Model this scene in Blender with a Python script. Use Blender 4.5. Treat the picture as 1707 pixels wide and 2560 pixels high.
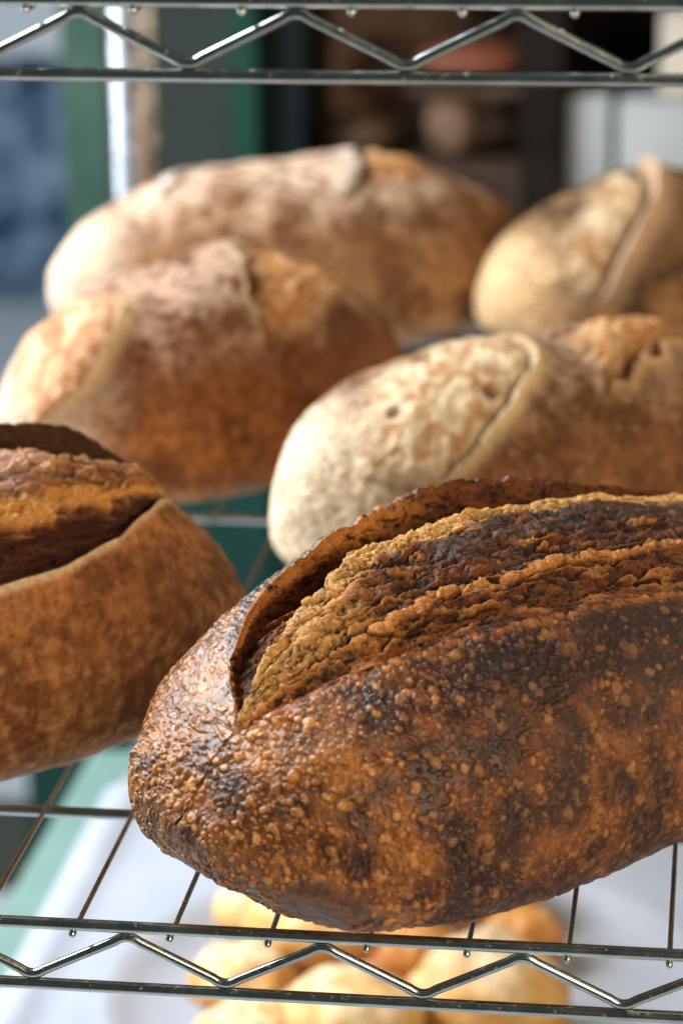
import bpy, math, random
import numpy as np
from mathutils import Matrix, Vector

# All layout numbers are in "shelf millimetres"; S turns them into metres.
S = 0.00068
scene = bpy.context.scene
for o in list(bpy.data.objects):
    bpy.data.objects.remove(o)

# ------------------------------------------------------------------ camera
CAM = np.array([67.101, -963.422, 481.294])
RT = np.array([0.99095905, 0.13374238, -0.01063698])
UP = np.array([-0.03071565, 0.30333312, 0.9523894])
FW = np.array([-0.13060137, 0.94345217, -0.30469868])
cd = bpy.data.cameras.new('camera')
cam = bpy.data.objects.new('camera', cd)
scene.collection.objects.link(cam)
M = Matrix.Identity(4)
for i in range(3):
    M[i][0], M[i][1], M[i][2], M[i][3] = RT[i], UP[i], -FW[i], CAM[i] * S
cam.matrix_world = M
cd.sensor_fit = 'VERTICAL'
cd.sensor_height = 36.0
cd.lens = 7059.266 / 2560 * 36
cd.clip_start, cd.clip_end = 0.02, 60
cd.dof.use_dof = True
cd.dof.focus_distance = 1092 * S
cd.dof.aperture_fstop = (cd.lens / 1000) / (14.5 * S)
cd.dof.aperture_blades = 0
scene.camera = cam

# ------------------------------------------------------------------ world, lamps, exposure
w = bpy.data.worlds.new('World')
scene.world = w
w.use_nodes = True
bg = w.node_tree.nodes['Background']
bg.inputs[0].default_value = (0.80, 0.92, 0.84, 1)
bg.inputs[1].default_value = 0.07


def lamp(name, loc, target, sx, sy, power, col):
    ld = bpy.data.lights.new(name, 'AREA')
    ld.shape = 'RECTANGLE'
    ld.size, ld.size_y = sx * S, sy * S
    ld.energy = power
    ld.color = col
    o = bpy.data.objects.new(name, ld)
    scene.collection.objects.link(o)
    o.location = Vector(loc) * S
    d = Vector(target) - Vector(loc)
    o.rotation_euler = d.to_track_quat('-Z', 'Z').to_euler()
    return o


lamp('window_light', (-1250, 520, 950), (-60, 300, 20), 1000, 1100, 33, (0.88, 0.94, 1.0))
lamp('back_window_light', (-1250, 1050, 230), (-150, 800, 60), 700, 700, 5, (0.84, 0.92, 1.0))
lamp('post_warm_fill', (1000, 1000, 320), (-300, 950, 100), 500, 600, 2.2, (1.0, 0.78, 0.5))  # added unseen warm lamp, for a tan reflection in the back post
lamp('low_window_light', (-1300, 250, -150), (-80, 650, -350), 900, 260, 0.7, (0.80, 0.89, 1.0))
lamp('room_light', (1000, -1100, 700), (0, 350, 20), 1000, 1000, 12, (1.0, 0.82, 0.60))
lamp('street_daylight', (-1500, 2600, 1200), (-1500, 4200, -500), 1500, 1500, 20, (0.85, 0.93, 1.0))

scene.view_settings.view_transform = 'Standard'
scene.view_settings.look = 'None'
scene.view_settings.exposure = 0.0
scene.view_settings.gamma = 1.0
scene.view_settings.use_curve_mapping = False
scene.render.engine = 'CYCLES'
scene.cycles.max_bounces = 8

# ------------------------------------------------------------------ noise (numpy)
_rng = np.random.default_rng(7)
_perm = np.concatenate([_rng.permutation(256)] * 3).astype(np.int64)
_grad = _rng.normal(size=(256, 3))
_grad /= np.linalg.norm(_grad, axis=1, keepdims=True)
_rand = _rng.random((256, 4))


def _hash(ix, iy, iz):
    return _perm[_perm[_perm[ix & 255] + (iy & 255)] + (iz & 255)]


def perlin(P):
    i = np.floor(P).astype(np.int64)
    f = P - i
    u = f * f * f * (f * (f * 6 - 15) + 10)
    out = 0
    for dx in (0, 1):
        wx = u[:, 0] if dx else 1 - u[:, 0]
        for dy in (0, 1):
            wy = u[:, 1] if dy else 1 - u[:, 1]
            for dz in (0, 1):
                wz = u[:, 2] if dz else 1 - u[:, 2]
                g = _grad[_hash(i[:, 0] + dx, i[:, 1] + dy, i[:, 2] + dz)]
                d = (g[:, 0] * (f[:, 0] - dx) + g[:, 1] * (f[:, 1] - dy) + g[:, 2] * (f[:, 2] - dz))
                out = out + wx * wy * wz * d
    return out * 1.5


def fbm(P, oct=4, gain=0.5, ridge=False):
    a, s, t = 1.0, 0, 0
    for k in range(oct):
        n = perlin(P * 2.03 ** k + 17.3 * k)
        if ridge:
            n = 1 - 2 * np.abs(n)
        s = s + a * n
        t += a
        a *= gain
    return s / t


def domes(P, rmin, rmax, prob):
    """blister field: the tallest dome over each point, cells of unit size; also its cell random"""
    i = np.floor(P).astype(np.int64)
    h = np.zeros(len(P))
    cid = np.zeros(len(P))
    for dx in (-1, 0, 1):
        for dy in (-1, 0, 1):
            for dz in (-1, 0, 1):
                c = i + (dx, dy, dz)
                k = _hash(c[:, 0], c[:, 1], c[:, 2])
                r4 = _rand[k]
                q = c + r4[:, :3]
                d2 = ((P - q) ** 2).sum(1)
                rr = rmin + (rmax - rmin) * r4[:, 3] ** 2
                ok = _rand[(k * 7 + 31) & 255, 0] < prob
                hh = np.where(ok, np.sqrt(np.maximum(rr * rr - d2, 0)), 0)
                m = hh > h
                h[m] = hh[m]
                cid[m] = _rand[(k * 13 + 5) & 255, 1][m]
    return h, cid


def sm(a, b, x):
    t = np.clip((x - a) / (b - a), 0, 1)
    return t * t * (3 - 2 * t)


def lin(c):
    c = np.array(c, float) / 255
    return np.where(c <= 0.04045, c / 12.92, ((c + 0.055) / 1.055) ** 2.4)


def mix(a, b, t):
    return a + (b - a) * t[:, None]


# ------------------------------------------------------------------ object helpers
def link(o, parent=None):
    scene.collection.objects.link(o)
    if parent is not None:
        o.parent = parent
    return o


def thing(name, label, cat, loc=(0, 0, 0), group=None):
    o = bpy.data.objects.new(name, None)
    o.empty_display_size = 0.02
    link(o)
    o.location = Vector(loc) * S
    return tag(o, label, cat, group)


def tag(o, label, cat, group=None):
    o['label'] = label
    o['category'] = cat
    if group:
        o['group'] = group
    return o


def mesh_np(name, V, F, mat, parent=None, smooth=True, col=None, rough=None, nrm=None):
    me = bpy.data.meshes.new(name)
    V = np.asarray(V, np.float32)
    F = np.asarray(F, np.int32)
    k = F.shape[1]
    me.vertices.add(len(V))
    me.vertices.foreach_set('co', V.ravel())
    me.loops.add(F.size)
    me.loops.foreach_set('vertex_index', F.ravel())
    me.polygons.add(len(F))
    me.polygons.foreach_set('loop_start', np.arange(0, F.size, k, dtype=np.int32))
    me.polygons.foreach_set('loop_total', np.full(len(F), k, np.int32))
    if smooth:
        me.polygons.foreach_set('use_smooth', np.ones(len(F), bool))
    if col is not None:
        a = me.attributes.new('Col', 'FLOAT_COLOR', 'POINT')
        a.data.foreach_set('color', np.concatenate([col, np.ones((len(col), 1))], 1).astype(np.float32).ravel())
    if rough is not None:
        a = me.attributes.new('Rough', 'FLOAT', 'POINT')
        a.data.foreach_set('value', rough.astype(np.float32))
    me.update(calc_edges=True)
    me.validate()
    if nrm is not None:
        me.normals_split_custom_set_from_vertices(nrm)
    me.materials.append(mat)
    return link(bpy.data.objects.new(name, me), parent)


class MB:
    def __init__(s):
        s.v, s.f = [], []

    def add(s, v, f):
        n = len(s.v)
        s.v += [tuple(x) for x in v]
        s.f += [tuple(i + n for i in q) for q in f]

    def tube(s, pts, r, n=16, cap=True):
        pts = [Vector(p) for p in pts]
        rs = r if isinstance(r, (list, tuple)) else [r] * len(pts)
        t0 = (pts[1] - pts[0]).normalized()
        nrm = t0.orthogonal().normalized()
        v, f = [], []
        for i, p in enumerate(pts):
            t = (pts[min(i + 1, len(pts) - 1)] - pts[max(i - 1, 0)]).normalized()
            nrm = (nrm - t * nrm.dot(t)).normalized()
            b = t.cross(nrm)
            for k in range(n):
                a = 2 * math.pi * k / n
                v.append(p + (nrm * math.cos(a) + b * math.sin(a)) * rs[i])
        for i in range(len(pts) - 1):
            for k in range(n):
                f.append((i * n + k, i * n + (k + 1) % n, (i + 1) * n + (k + 1) % n, (i + 1) * n + k))
        if cap:
            f.append(tuple(range(n - 1, -1, -1)))
            f.append(tuple((len(pts) - 1) * n + k for k in range(n)))
        s.add(v, f)

    def box(s, x0, x1, y0, y1, z0, z1, bev=0):
        if bev <= 0:
            v = [(x, y, z) for x in (x0, x1) for y in (y0, y1) for z in (z0, z1)]
            f = [(0, 1, 3, 2), (4, 6, 7, 5), (0, 4, 5, 1), (2, 3, 7, 6), (0, 2, 6, 4), (1, 5, 7, 3)]
            s.add(v, f)
            return
        import bmesh
        bm = bmesh.new()
        bmesh.ops.create_cube(bm, size=1)
        for q in bm.verts:
            q.co = Vector(((x0 + x1) / 2 + q.co.x * (x1 - x0), (y0 + y1) / 2 + q.co.y * (y1 - y0), (z0 + z1) / 2 + q.co.z * (z1 - z0)))
        bmesh.ops.bevel(bm, geom=bm.edges[:], offset=bev, segments=3, affect='EDGES', profile=0.5)
        bm.verts.index_update()
        s.add([q.co[:] for q in bm.verts], [[q.index for q in f.verts] for f in bm.faces])
        bm.free()

    def lathe(s, prof, n=48, c=(0, 0, 0)):
        v, f = [], []
        for r, z in prof:
            for k in range(n):
                a = 2 * math.pi * k / n
                v.append((c[0] + r * math.cos(a), c[1] + r * math.sin(a), c[2] + z))
        for i in range(len(prof) - 1):
            for k in range(n):
                f.append((i * n + k, i * n + (k + 1) % n, (i + 1) * n + (k + 1) % n, (i + 1) * n + k))
        s.add(v, f)

    def build(s, name, mat, parent=None, smooth=True, angle=None):
        me = bpy.data.meshes.new(name)
        me.from_pydata([(x * S, y * S, z * S) for x, y, z in s.v], [], s.f)
        me.update()
        if smooth:
            me.polygons.foreach_set('use_smooth', np.ones(len(me.polygons), bool))
            me.set_sharp_from_angle(angle=math.radians(40))
        me.materials.append(mat)
        return link(bpy.data.objects.new(name, me), parent)


# ------------------------------------------------------------------ materials
def nodes(name):
    m = bpy.data.materials.new(name)
    m.use_nodes = True
    nt = m.node_tree
    return m, nt, nt.nodes['Principled BSDF']


def texco(nt, scale, out='Object', stretch=(1, 1, 1)):
    tc = nt.nodes.new('ShaderNodeTexCoord')
    mp = nt.nodes.new('ShaderNodeMapping')
    mp.inputs['Scale'].default_value = tuple(scale / S * k for k in stretch)
    nt.links.new(tc.outputs[out], mp.inputs[0])
    return mp.outputs[0]


def noise(nt, vec, detail=4, rough=0.6, scale=1.0):
    n = nt.nodes.new('ShaderNodeTexNoise')
    n.inputs['Scale'].default_value = scale
    n.inputs['Detail'].default_value = detail
    n.inputs['Roughness'].default_value = rough
    nt.links.new(vec, n.inputs['Vector'])
    return n.outputs['Fac']


def ramp(nt, fac, stops):
    r = nt.nodes.new('ShaderNodeValToRGB')
    e = r.color_ramp.elements
    while len(e) < len(stops):
        e.new(0.5)
    for i, (p, c) in enumerate(stops):
        e[i].position = p
        e[i].color = (*c, 1) if len(c) == 3 else c
    nt.links.new(fac, r.inputs[0])
    return r.outputs[0]


def bump(nt, fac, dist, strength, bsdf):
    b = nt.nodes.new('ShaderNodeBump')
    b.inputs['Distance'].default_value = dist * S
    b.inputs['Strength'].default_value = strength
    nt.links.new(fac, b.inputs['Height'])
    nt.links.new(b.outputs[0], bsdf.inputs['Normal'])


def plain(name, c0, c1, scale, rough=0.6, metal=0.0, bmp=0.0, spec=0.2, con=0.2):
    """mottled surface between two base colours"""
    m, nt, b = nodes(name)
    v = texco(nt, 1 / scale)
    f = noise(nt, v, 5, 0.6)
    nt.links.new(ramp(nt, f, [(0.5 - con, c0), (0.5 + con, c1)]), b.inputs['Base Color'])
    b.inputs['Roughness'].default_value = rough
    b.inputs['Metallic'].default_value = metal
    b.inputs['Specular IOR Level'].default_value = spec
    if bmp:
        bump(nt, f, bmp, 1.0, b)
    return m


def bread_mat(name, grain, bmp, spec=0.5, vor=0.0, ctr=0.38):
    m, nt, b = nodes(name)
    at = nt.nodes.new('ShaderNodeAttribute')
    at.attribute_name = 'Col'
    ar = nt.nodes.new('ShaderNodeAttribute')
    ar.attribute_name = 'Rough'
    v = texco(nt, 1.0)
    f = noise(nt, v, 6, 0.65, grain)
    g = ramp(nt, f, [(0.25, (1 - ctr,) * 3), (0.5, (1, 1, 1)), (0.78, (1 + ctr,) * 3)])
    mx = nt.nodes.new('ShaderNodeMix')
    mx.data_type = 'RGBA'
    mx.blend_type = 'MULTIPLY'
    mx.inputs[0].default_value = 1.0
    nt.links.new(at.outputs['Color'], mx.inputs[6])
    nt.links.new(g, mx.inputs[7])
    nt.links.new(mx.outputs[2], b.inputs['Base Color'])
    nt.links.new(ar.outputs['Fac'], b.inputs['Roughness'])
    b.inputs['Specular IOR Level'].default_value = spec
    bump(nt, f, bmp, 1.0, b)
    if vor:
        vo = nt.nodes.new('ShaderNodeTexVoronoi')
        vo.feature = 'SMOOTH_F1'
        vo.inputs['Scale'].default_value = 0.52
        vo.inputs['Smoothness'].default_value = 0.25
        nt.links.new(v, vo.inputs['Vector'])
        b1 = b.inputs['Normal'].links[0].from_node
        b2 = nt.nodes.new('ShaderNodeBump')
        b2.invert = True
        b2.inputs['Distance'].default_value = vor * S
        b2.inputs['Strength'].default_value = 1.0
        nt.links.new(vo.outputs['Distance'], b2.inputs['Height'])
        nt.links.new(b1.outputs[0], b2.inputs['Normal'])
        nt.links.new(b2.outputs[0], b.inputs['Normal'])
    return m


def chrome(name, base, rough, scratch=0.6):
    m, nt, b = nodes(name)
    v = texco(nt, 1 / 14)
    f = noise(nt, v, 6, 0.7)
    nt.links.new(ramp(nt, f, [(0.35, tuple(c * 0.75 for c in base)), (0.65, base)]), b.inputs['Base Color'])
    r = ramp(nt, f, [(0.3, (rough * 0.7,) * 3), (0.75, (rough * 1.7,) * 3)])
    nt.links.new(r, b.inputs['Roughness'])
    g = noise(nt, texco(nt, 1 / 2.6), 5, 0.75)
    nt.links.new(ramp(nt, g, [(0.60, (1, 1, 1)), (0.70, (0.25, 0.25, 0.25))]), b.inputs['Metallic'])
    v2 = texco(nt, 1 / 1.2)
    if scratch:
        bump(nt, noise(nt, v2, 3, 0.6), 0.03, scratch, b)
    return m


M_chrome = chrome('chrome_wire', (0.60, 0.63, 0.60), 0.15)
M_post = chrome('chrome_post', (0.60, 0.62, 0.65), 0.26, 0)
M_crust = bread_mat('blistered_crust', 0.6, 0.5, 0.55, 0.3)
M_crumb = bread_mat('torn_crumb', 0.8, 1.1, 0.3, 0.0, 0.6)
M_crust2 = bread_mat('floury_crust', 0.35, 0.5, 0.2)

# ------------------------------------------------------------------ setting
fl = MB()
fl.box(-4000, 2500, -1500, 1980, -960, -950)
floor = fl.build('floor', plain('floor_tiles', (0.42, 0.46, 0.50), (0.55, 0.59, 0.63), 300, 0.5), smooth=False)
floor['kind'] = 'structure'
st = MB()
st.box(-6000, 3000, 2300, 9000, -980, -970)
street = st.build('street', plain('pale_paving', (0.45, 0.48, 0.52), (0.6, 0.63, 0.66), 500, 0.8), smooth=False)
street['kind'] = 'structure'

YW = 1900
# building across the street
t = thing('building', 'dark blue shopfront across the street, blurred beyond the window', 'building', (-1500, 5000, -970))
b_ = MB(); b_.box(-1400, 1500, 0, 300, 0, 545)
b_.build('facade', plain('blue_paint', (0.004, 0.045, 0.09), (0.34, 0.46, 0.60), 110, 0.6, con=0.1), t, False)
b_ = MB(); b_.box(-1400, 1500, -40, 300, 546, 1300)
b_.build('fascia', plain('white_render', (0.75, 0.78, 0.8), (0.85, 0.87, 0.9), 200, 0.8), t, False)

# window wall beside the rack: green woodwork
G0, G1 = (0.018, 0.085, 0.055), (0.035, 0.13, 0.085)
M_green = plain('green_gloss_paint', G0, G1, 120, 0.45)
M_dkgreen = plain('dark_green_paint', (0.006, 0.035, 0.028), (0.010, 0.055, 0.042), 150, 0.5)
t = thing('window', 'shop window with grey green wooden frame at the far left', 'window', (0, YW, 0))
b_ = MB(); b_.box(-612, -566, -20, 30, -330, 900)
b_.build('frame_post', plain('grey_green_paint', (0.035, 0.08, 0.058), (0.07, 0.13, 0.095), 90, 0.5), t, False)
b_ = MB(); b_.box(-1700, -612, -20, 30, -380, -330)
b_.build('sill', M_green, t, False)
m_gl, nt, b = nodes('window_glass')
b.inputs['Base Color'].default_value = (0.95, 0.98, 1, 1)
b.inputs['Transmission Weight'].default_value = 1.0
b.inputs['Roughness'].default_value = 0.0
b.inputs['IOR'].default_value = 1.01
b_ = MB(); b_.box(-1700, -612.5, 2, 5, -329.5, 900)
b_.build('pane', m_gl, t, False)
t = thing('wall_panelling', 'dark green wooden panelling low under the window behind the rack', 'panelling', (0, YW, 0))
b_ = MB(); b_.box(-690, -140, 0, 40, -950, -382)
b_.build('panel', M_dkgreen, t, False)
b_ = MB()
for x in (-560, -420, -280):
    b_.box(x - 14, x + 14, -12, -0.5, -930, -400)
b_.build('stile', M_dkgreen, t, False)

# tall cupboard behind the rack
t = thing('cupboard', 'tall dark green cupboard standing left of the brown shelving', 'cupboard', (0, YW, 0))
b_ = MB(); b_.box(-564, -432, -30, 200, -379, 900)
b_.build('door', plain('olive_paint', (0.018, 0.026, 0.021), (0.032, 0.042, 0.034), 120, 0.55), t, False)
b_ = MB(); b_.box(-431, -404, -55, 200, -379, 900)
b_.build('corner_post', plain('emerald_paint', (0.006, 0.036, 0.024), (0.009, 0.052, 0.035), 120, 0.5), t, False)
b_ = MB(); b_.box(-403, -362, -20, 200, -379, 900)
b_.build('side_panel', plain('black_green_paint', (0.003, 0.008, 0.009), (0.005, 0.013, 0.014), 120, 0.5), t, False)

# open brown shelving with bread, blurred
t = thing('bread_shelving', 'dark brown wooden shelving with blurred loaves behind the rack', 'shelving', (0, YW, 0))
M_wood = plain('dark_brown_wood', (0.10, 0.045, 0.028), (0.50, 0.30, 0.21), 44, 0.6, con=0.12)
M_shelf = plain('shelf_board_wood', (0.05, 0.028, 0.018), (0.11, 0.065, 0.042), 44, 0.7, con=0.12)
M_black = plain('near_black_wood', (0.010, 0.008, 0.007), (0.020, 0.015, 0.013), 60, 0.9, spec=0.03)
b_ = MB(); b_.box(-361, -140, 190, 210, -379, 900)
b_.build('back_panel', M_wood, t, False)
for z in (-70, 118):
    b_ = MB(); b_.box(-361, -141, 0, 189, z - 8, z)
    b_.build('shelf', M_shelf, t, False)
b_ = MB(); b_.box(-140, -98, -10, 210, -379, 900)
b_.build('upright', M_black, t, False)


def blob(name, loc, r, mat, label, cat, seed, group=None, parent=None, bumpy=0.06, n=28, tones=None):
    a = np.linspace(0, 2 * np.pi, 2 * n, endpoint=False)
    p = np.linspace(-np.pi / 2, np.pi / 2, n)
    A, Pp = np.meshgrid(a, p)
    d = np.stack([np.cos(Pp) * np.cos(A), np.cos(Pp) * np.sin(A), np.sin(Pp)], -1).reshape(-1, 3)
    k = 1 + bumpy * fbm(d * 1.6 + seed * 9.1, 3)
    V = d * k[:, None] * np.array(r)
    V[:, 2] = np.where(V[:, 2] < 0, V[:, 2] * 0.75, V[:, 2])
    V[:, 2] -= V[:, 2].min()
    idx = np.arange(n * 2 * n).reshape(n, 2 * n)
    F = np.stack([idx[:-1], np.roll(idx, -1, 1)[:-1], np.roll(idx, -1, 1)[1:], idx[1:]], -1).reshape(-1, 4)
    z = V[:, 2] / V[:, 2].max()
    nn = fbm(d * 2.2 + seed * 3.3, 4)
    c = None
    if tones:
        t0, t1, t2 = [lin(q) for q in tones]
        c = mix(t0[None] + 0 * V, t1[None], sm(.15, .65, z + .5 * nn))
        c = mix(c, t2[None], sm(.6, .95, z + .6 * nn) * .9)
    o = mesh_np(name, V * S, F, mat, parent, True, c, np.full(len(V), .55) if tones else None)
    o.location = Vector(loc) * S
    if label:
        tag(o, label, cat, group)
    return o


M_bgbread = plain('far_bread_crust', (0.10, 0.055, 0.03), (0.30, 0.19, 0.12), 30, 0.7)
M_bgdark = plain('far_dark_crust', (0.06, 0.032, 0.018), (0.13, 0.075, 0.045), 30, 0.7)
M_red = plain('terracotta', (0.13, 0.04, 0.02), (0.24, 0.075, 0.035), 40, 0.6)
blob('bread_loaf', (-215, YW + 70, -69), (30, 30, 48), M_bgbread, 'tall pale brown loaf on the brown shelving behind, nearest its dark upright', 'bread', 21)
blob('bread_loaf', (-318, YW + 70, -69), (42, 35, 26), M_bgdark, 'low dark brown loaf on the brown shelving, beside the cupboard', 'bread', 22)
blob('clay_pot', (-195, YW + 60, 14), (58, 40, 24), M_red, 'terracotta red pot on the brown shelving behind', 'pot', 23)
pb = MB(); pb.box(-262, -142, YW + 20, YW + 120, 4, 13)
tag(pb.build('wooden_board', M_shelf, None, False), 'brown wooden board holding the terracotta pot', 'board')
blob('bread_loaf', (-245, YW + 60, 118.5), (30, 26, 40), M_bgbread, 'pale loaf on the upper board of the brown shelving', 'bread', 24)

# pale stacks on the right
M_paper = plain('white_card', (0.33, 0.35, 0.35), (0.42, 0.44, 0.43), 60, 0.7)
M_paper2 = plain('cream_card', (0.50, 0.43, 0.35), (0.60, 0.53, 0.44), 60, 0.7)
b_ = MB(); b_.box(-139, 900, YW + 240, YW + 270, -950, 1200)
tag(b_.build('wall', M_black, None, False), 'near black wall behind the pale boxes at far right', 'wall')
t = thing('side_counter', 'dark counter at far right carrying pale boxes', 'counter', (0, YW, 0))
b_ = MB(); b_.box(-97, 300, -20, 220, -950, -112)
b_.build('body', M_black, t, False)
b_ = MB(); b_.box(-97, 310, -30, 230, -111, -100)
b_.build('top', M_wood, t, False)
b_ = MB(); b_.box(-94, -50, 10, 90, -99.5, 6, 4)
tag(b_.build('card_box', M_paper, None), 'narrow pale grey box on the dark counter at right', 'box').location.y = YW * S
b_ = MB(); b_.box(-42, 110, 5, 120, -99.5, 2, 5)
tag(b_.build('card_box', M_paper, None), 'wide pale grey box on the dark counter, beside the narrow one', 'box').location.y = YW * S
b_ = MB(); b_.box(-2, 120, 30, 110, 3, 88, 5)
tag(b_.build('card_box', M_paper2, None), 'cream box on top of the wide pale grey box', 'box').location.y = YW * S

# ------------------------------------------------------------------ wire rack
XL, XR, YB, P, TH = -361.0, 520.0, 1060.0, 76.0, 25.9
RR, RW, RZ = 2.4, 1.08, 1.95
rack = thing('wire_rack', 'chrome wire shelving rack with zigzag truss edges holding the loaves', 'rack', (0, 0, -950))


def zigzag(x0, x1, phase, z0):
    pts, k = [], math.floor((x0 - phase) / (P / 2)) + 1
    raw = []
    while phase + k * P / 2 < x1:
        raw.append((phase + k * P / 2, (z0 - RR - RZ + 0.6) if k % 2 == 0 else (z0 - TH + RR + RZ - 0.6)))
        k += 1
    out = [raw[0]]
    for i in range(1, len(raw) - 1):
        p, c, n = [np.array(raw[j]) for j in (i - 1, i, i + 1)]
        d0, d1 = (p - c) / np.linalg.norm(p - c), (n - c) / np.linalg.norm(n - c)
        sgn = 1 if raw[i][1] > raw[i - 1][1] else -1
        L = 5.5
        a, e = c + d0 * L, c + d1 * L
        c2 = c + np.array([0, sgn * 1.5])
        for tt in np.linspace(0, 1, 9):
            out.append(tuple((1 - tt) ** 2 * a + 2 * tt * (1 - tt) * c2 + tt * tt * e))
    out.append(raw[-1])
    return out


def shelf(z, phase, wphase, zz):
    m = MB()
    for (a, b) in (((XL, 0, z), (XR, 0, z)), ((XL, YB, z), (XR, YB, z)), ((XL, 0, z), (XL, YB, z)), ((XR, 0, z), (XR, YB, z))):
        m.tube([a, b], RR, 20)
    sh = m.build('shelf', M_chrome, rack)
    m = MB()
    for (a, b) in (((XL, 0, z - TH), (XR, 0, z - TH)), ((XL, YB, z - TH), (XR, YB, z - TH)), ((XL, 0, z - TH), (XL, YB, z - TH)), ((XR, 0, z - TH), (XR, YB, z - TH))):
        m.tube([a, b], RR, 20)
    m.build('truss_rail', M_chrome, sh)
    for Y in (0, YB):
        m = MB()
        m.tube([(x, Y, q) for x, q in zigzag(XL + 20, XR - 20, phase, z)], RZ, 16)
        m.build('zigzag_wire', M_chrome, sh)
    for y in (119.7, 325, 530, 735, 940):
        m = MB()
        m.tube([(XL, y, z - 6.95), (XR, y, z - 6.95)], RR, 16)
        m.build('cross_bar', M_chrome, sh)
    x = wphase - P / 2 * math.floor((wphase - XL - 8) / (P / 2))
    w0 = None
    while x < XR - 6:
        if w0 is None:
            m = MB()
            ys = [-2.6, -2.3, -1.6, -0.6, 0.4, 1.4, 2.2, 60, YB - 2, YB + 1.6]
            rs = [0.2, 0.9, 1.4, 1.5, 1.4, 1.2, RW, RW, RW, RW]
            m.tube([(0, y, 0) for y in ys], rs, 12)
            w0 = m.build('deck_wire', M_chrome, sh)
            o = w0
        else:
            o = w0.copy()
            link(o, sh)
        o.location = Vector((x, 0, z - 3.5)) * S
        x += P / 2
    return sh


shelf(0, -151.13, -172.38, 0)
shelf(353.428, -155.94, -174.68, 0)

prof = []
zz = -950
while zz < 760:
    prof += [(18.8, zz), (18.8, zz + 27.4), (17.0, zz + 28.0), (17.0, zz + 29.4)]
    zz += 30
for (x, y) in ((XL, YB), (XL, 0), (XR, YB), (XR, 0)):
    m = MB(); m.lathe(prof, 40, (x, y, 0))
    po = m.build('post', M_post, rack)
    for z in (0, 353.4):
        m = MB(); m.lathe([(19.2, -30), (23, -29), (21.5, 6), (19.2, 7)], 32, (x, y, z))
        m.build('collar', M_chrome, po)
for o in rack.children:
    o.location.z += 950 * S

# lower tier: board, paper, platter, rolls
m = MB(); m.box(-402, 470, 40, 1010, -372, -353, 5)
tag(m.build('board', plain('pale_green_board', (0.13, 0.22, 0.19), (0.19, 0.29, 0.25), 160, 0.5)), 'pale green board lining the rack below the loaves, under white paper', 'board')
nx, ny = 90, 120
gx, gy = np.meshgrid(np.linspace(0, 1, nx), np.linspace(0, 1, ny))
X = -371 + gx * 790
Y = 50 + gy * 875
Pn = np.stack([X.ravel() / 130, Y.ravel() / 170, 0 * X.ravel()], 1)
Z = -347 + 5 * fbm(Pn, 3).reshape(X.shape)
roll = np.clip((12 - (X - X.min())) / 12, 0, 1)
Z = Z - 2 * roll + 8 * np.exp(-((X + 352) / 9) ** 2)
V = np.stack([X, Y, Z], -1).reshape(-1, 3)
idx = np.arange(nx * ny).reshape(ny, nx)
F = np.stack([idx[:-1, :-1], idx[:-1, 1:], idx[1:, 1:], idx[1:, :-1]], -1).reshape(-1, 4)
o = mesh_np('paper_sheet', V * S, F, plain('white_parchment', (0.35, 0.37, 0.42), (0.41, 0.43, 0.48), 90, 0.55, bmp=1.0))
sol = o.modifiers.new('thick', 'SOLIDIFY'); sol.thickness = 1.0 * S; sol.offset = 1
tag(o, 'white baking paper spread over the green board below the loaves', 'paper')
m = MB()
m.lathe([(0.1, -338), (120, -338), (158, -335), (176, -327), (187, -319), (190, -319), (189, -322), (172, -336), (140, -341), (0.1, -341)], 96, (-105, 575, 0))
tag(m.build('platter', plain('white_glaze', (0.38, 0.40, 0.45), (0.44, 0.46, 0.51), 120, 0.3)), 'round white platter under the yellow rolls below the rack shelf', 'plate')
M_bun = bread_mat('roll_crust', 0.2, 0.5, 0.3)
rolls = [
    ((-222, 676), 24, 0, 'smallest pale roll, at the far left of the platter'),
    ((-208, 568), 34, 0, 'pale golden roll at the left edge of the platter'),
    ((-168, 632), 48, 0, 'large golden roll in the middle of the rolls below the front loaf'),
    ((-112, 612), 34, 1, 'brown crusted roll deep between the golden rolls'),
    ((-78, 704), 40, 0, 'golden roll at the far right back of the platter'),
    ((-44, 655), 26, 1, 'brown roll at the right back edge of the platter'),
    ((-58, 555), 48, 0, 'large pale roll at the front right of the platter'),
    ((-135, 512), 44, 0, 'pale roll at the front middle of the platter'),
    ((-192, 496), 34, 0, 'golden roll at the front left of the platter'),
]
for i, ((x, y), r, k, lab) in enumerate(rolls):
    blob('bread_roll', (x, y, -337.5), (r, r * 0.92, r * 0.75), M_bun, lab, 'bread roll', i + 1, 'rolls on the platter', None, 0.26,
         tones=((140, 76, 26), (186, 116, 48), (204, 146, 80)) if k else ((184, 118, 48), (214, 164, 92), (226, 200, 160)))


# ------------------------------------------------------------------ loaves
class Base:
    """smooth batard: u runs along the axis (-1..1), theta round the section (0 = back, 90 = top, 180 = front)"""

    def __init__(s, p):
        s.x, s.y, s.ph, s.a, s.b, s.c, s.n, s.k, s.zf, s.ez = p
        s.zb = -2.35

    def pt(s, u, th):
        aU = np.minimum(np.abs(u), 1)
        w = np.clip(1 - aU ** s.n, 0, 1) ** .5 * (1 + s.k * u)
        h = np.clip(1 - aU ** (s.n + .3), 0, 1) ** s.ez
        C, Sn = np.cos(th), np.sin(th)
        yy = s.b * w * np.sign(C) * np.abs(C) ** .85
        zc = s.zf * s.c
        z = np.where(Sn > 0, zc + (s.c - zc) * h * np.abs(Sn) ** .95, zc - zc * h ** .7 * np.abs(Sn) ** .55)
        z = s.zb + z * (s.c - s.zb) / s.c
        X = s.a * u
        return np.stack([X + 0 * yy, yy, z + 0 * yy], -1)      # local


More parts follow.
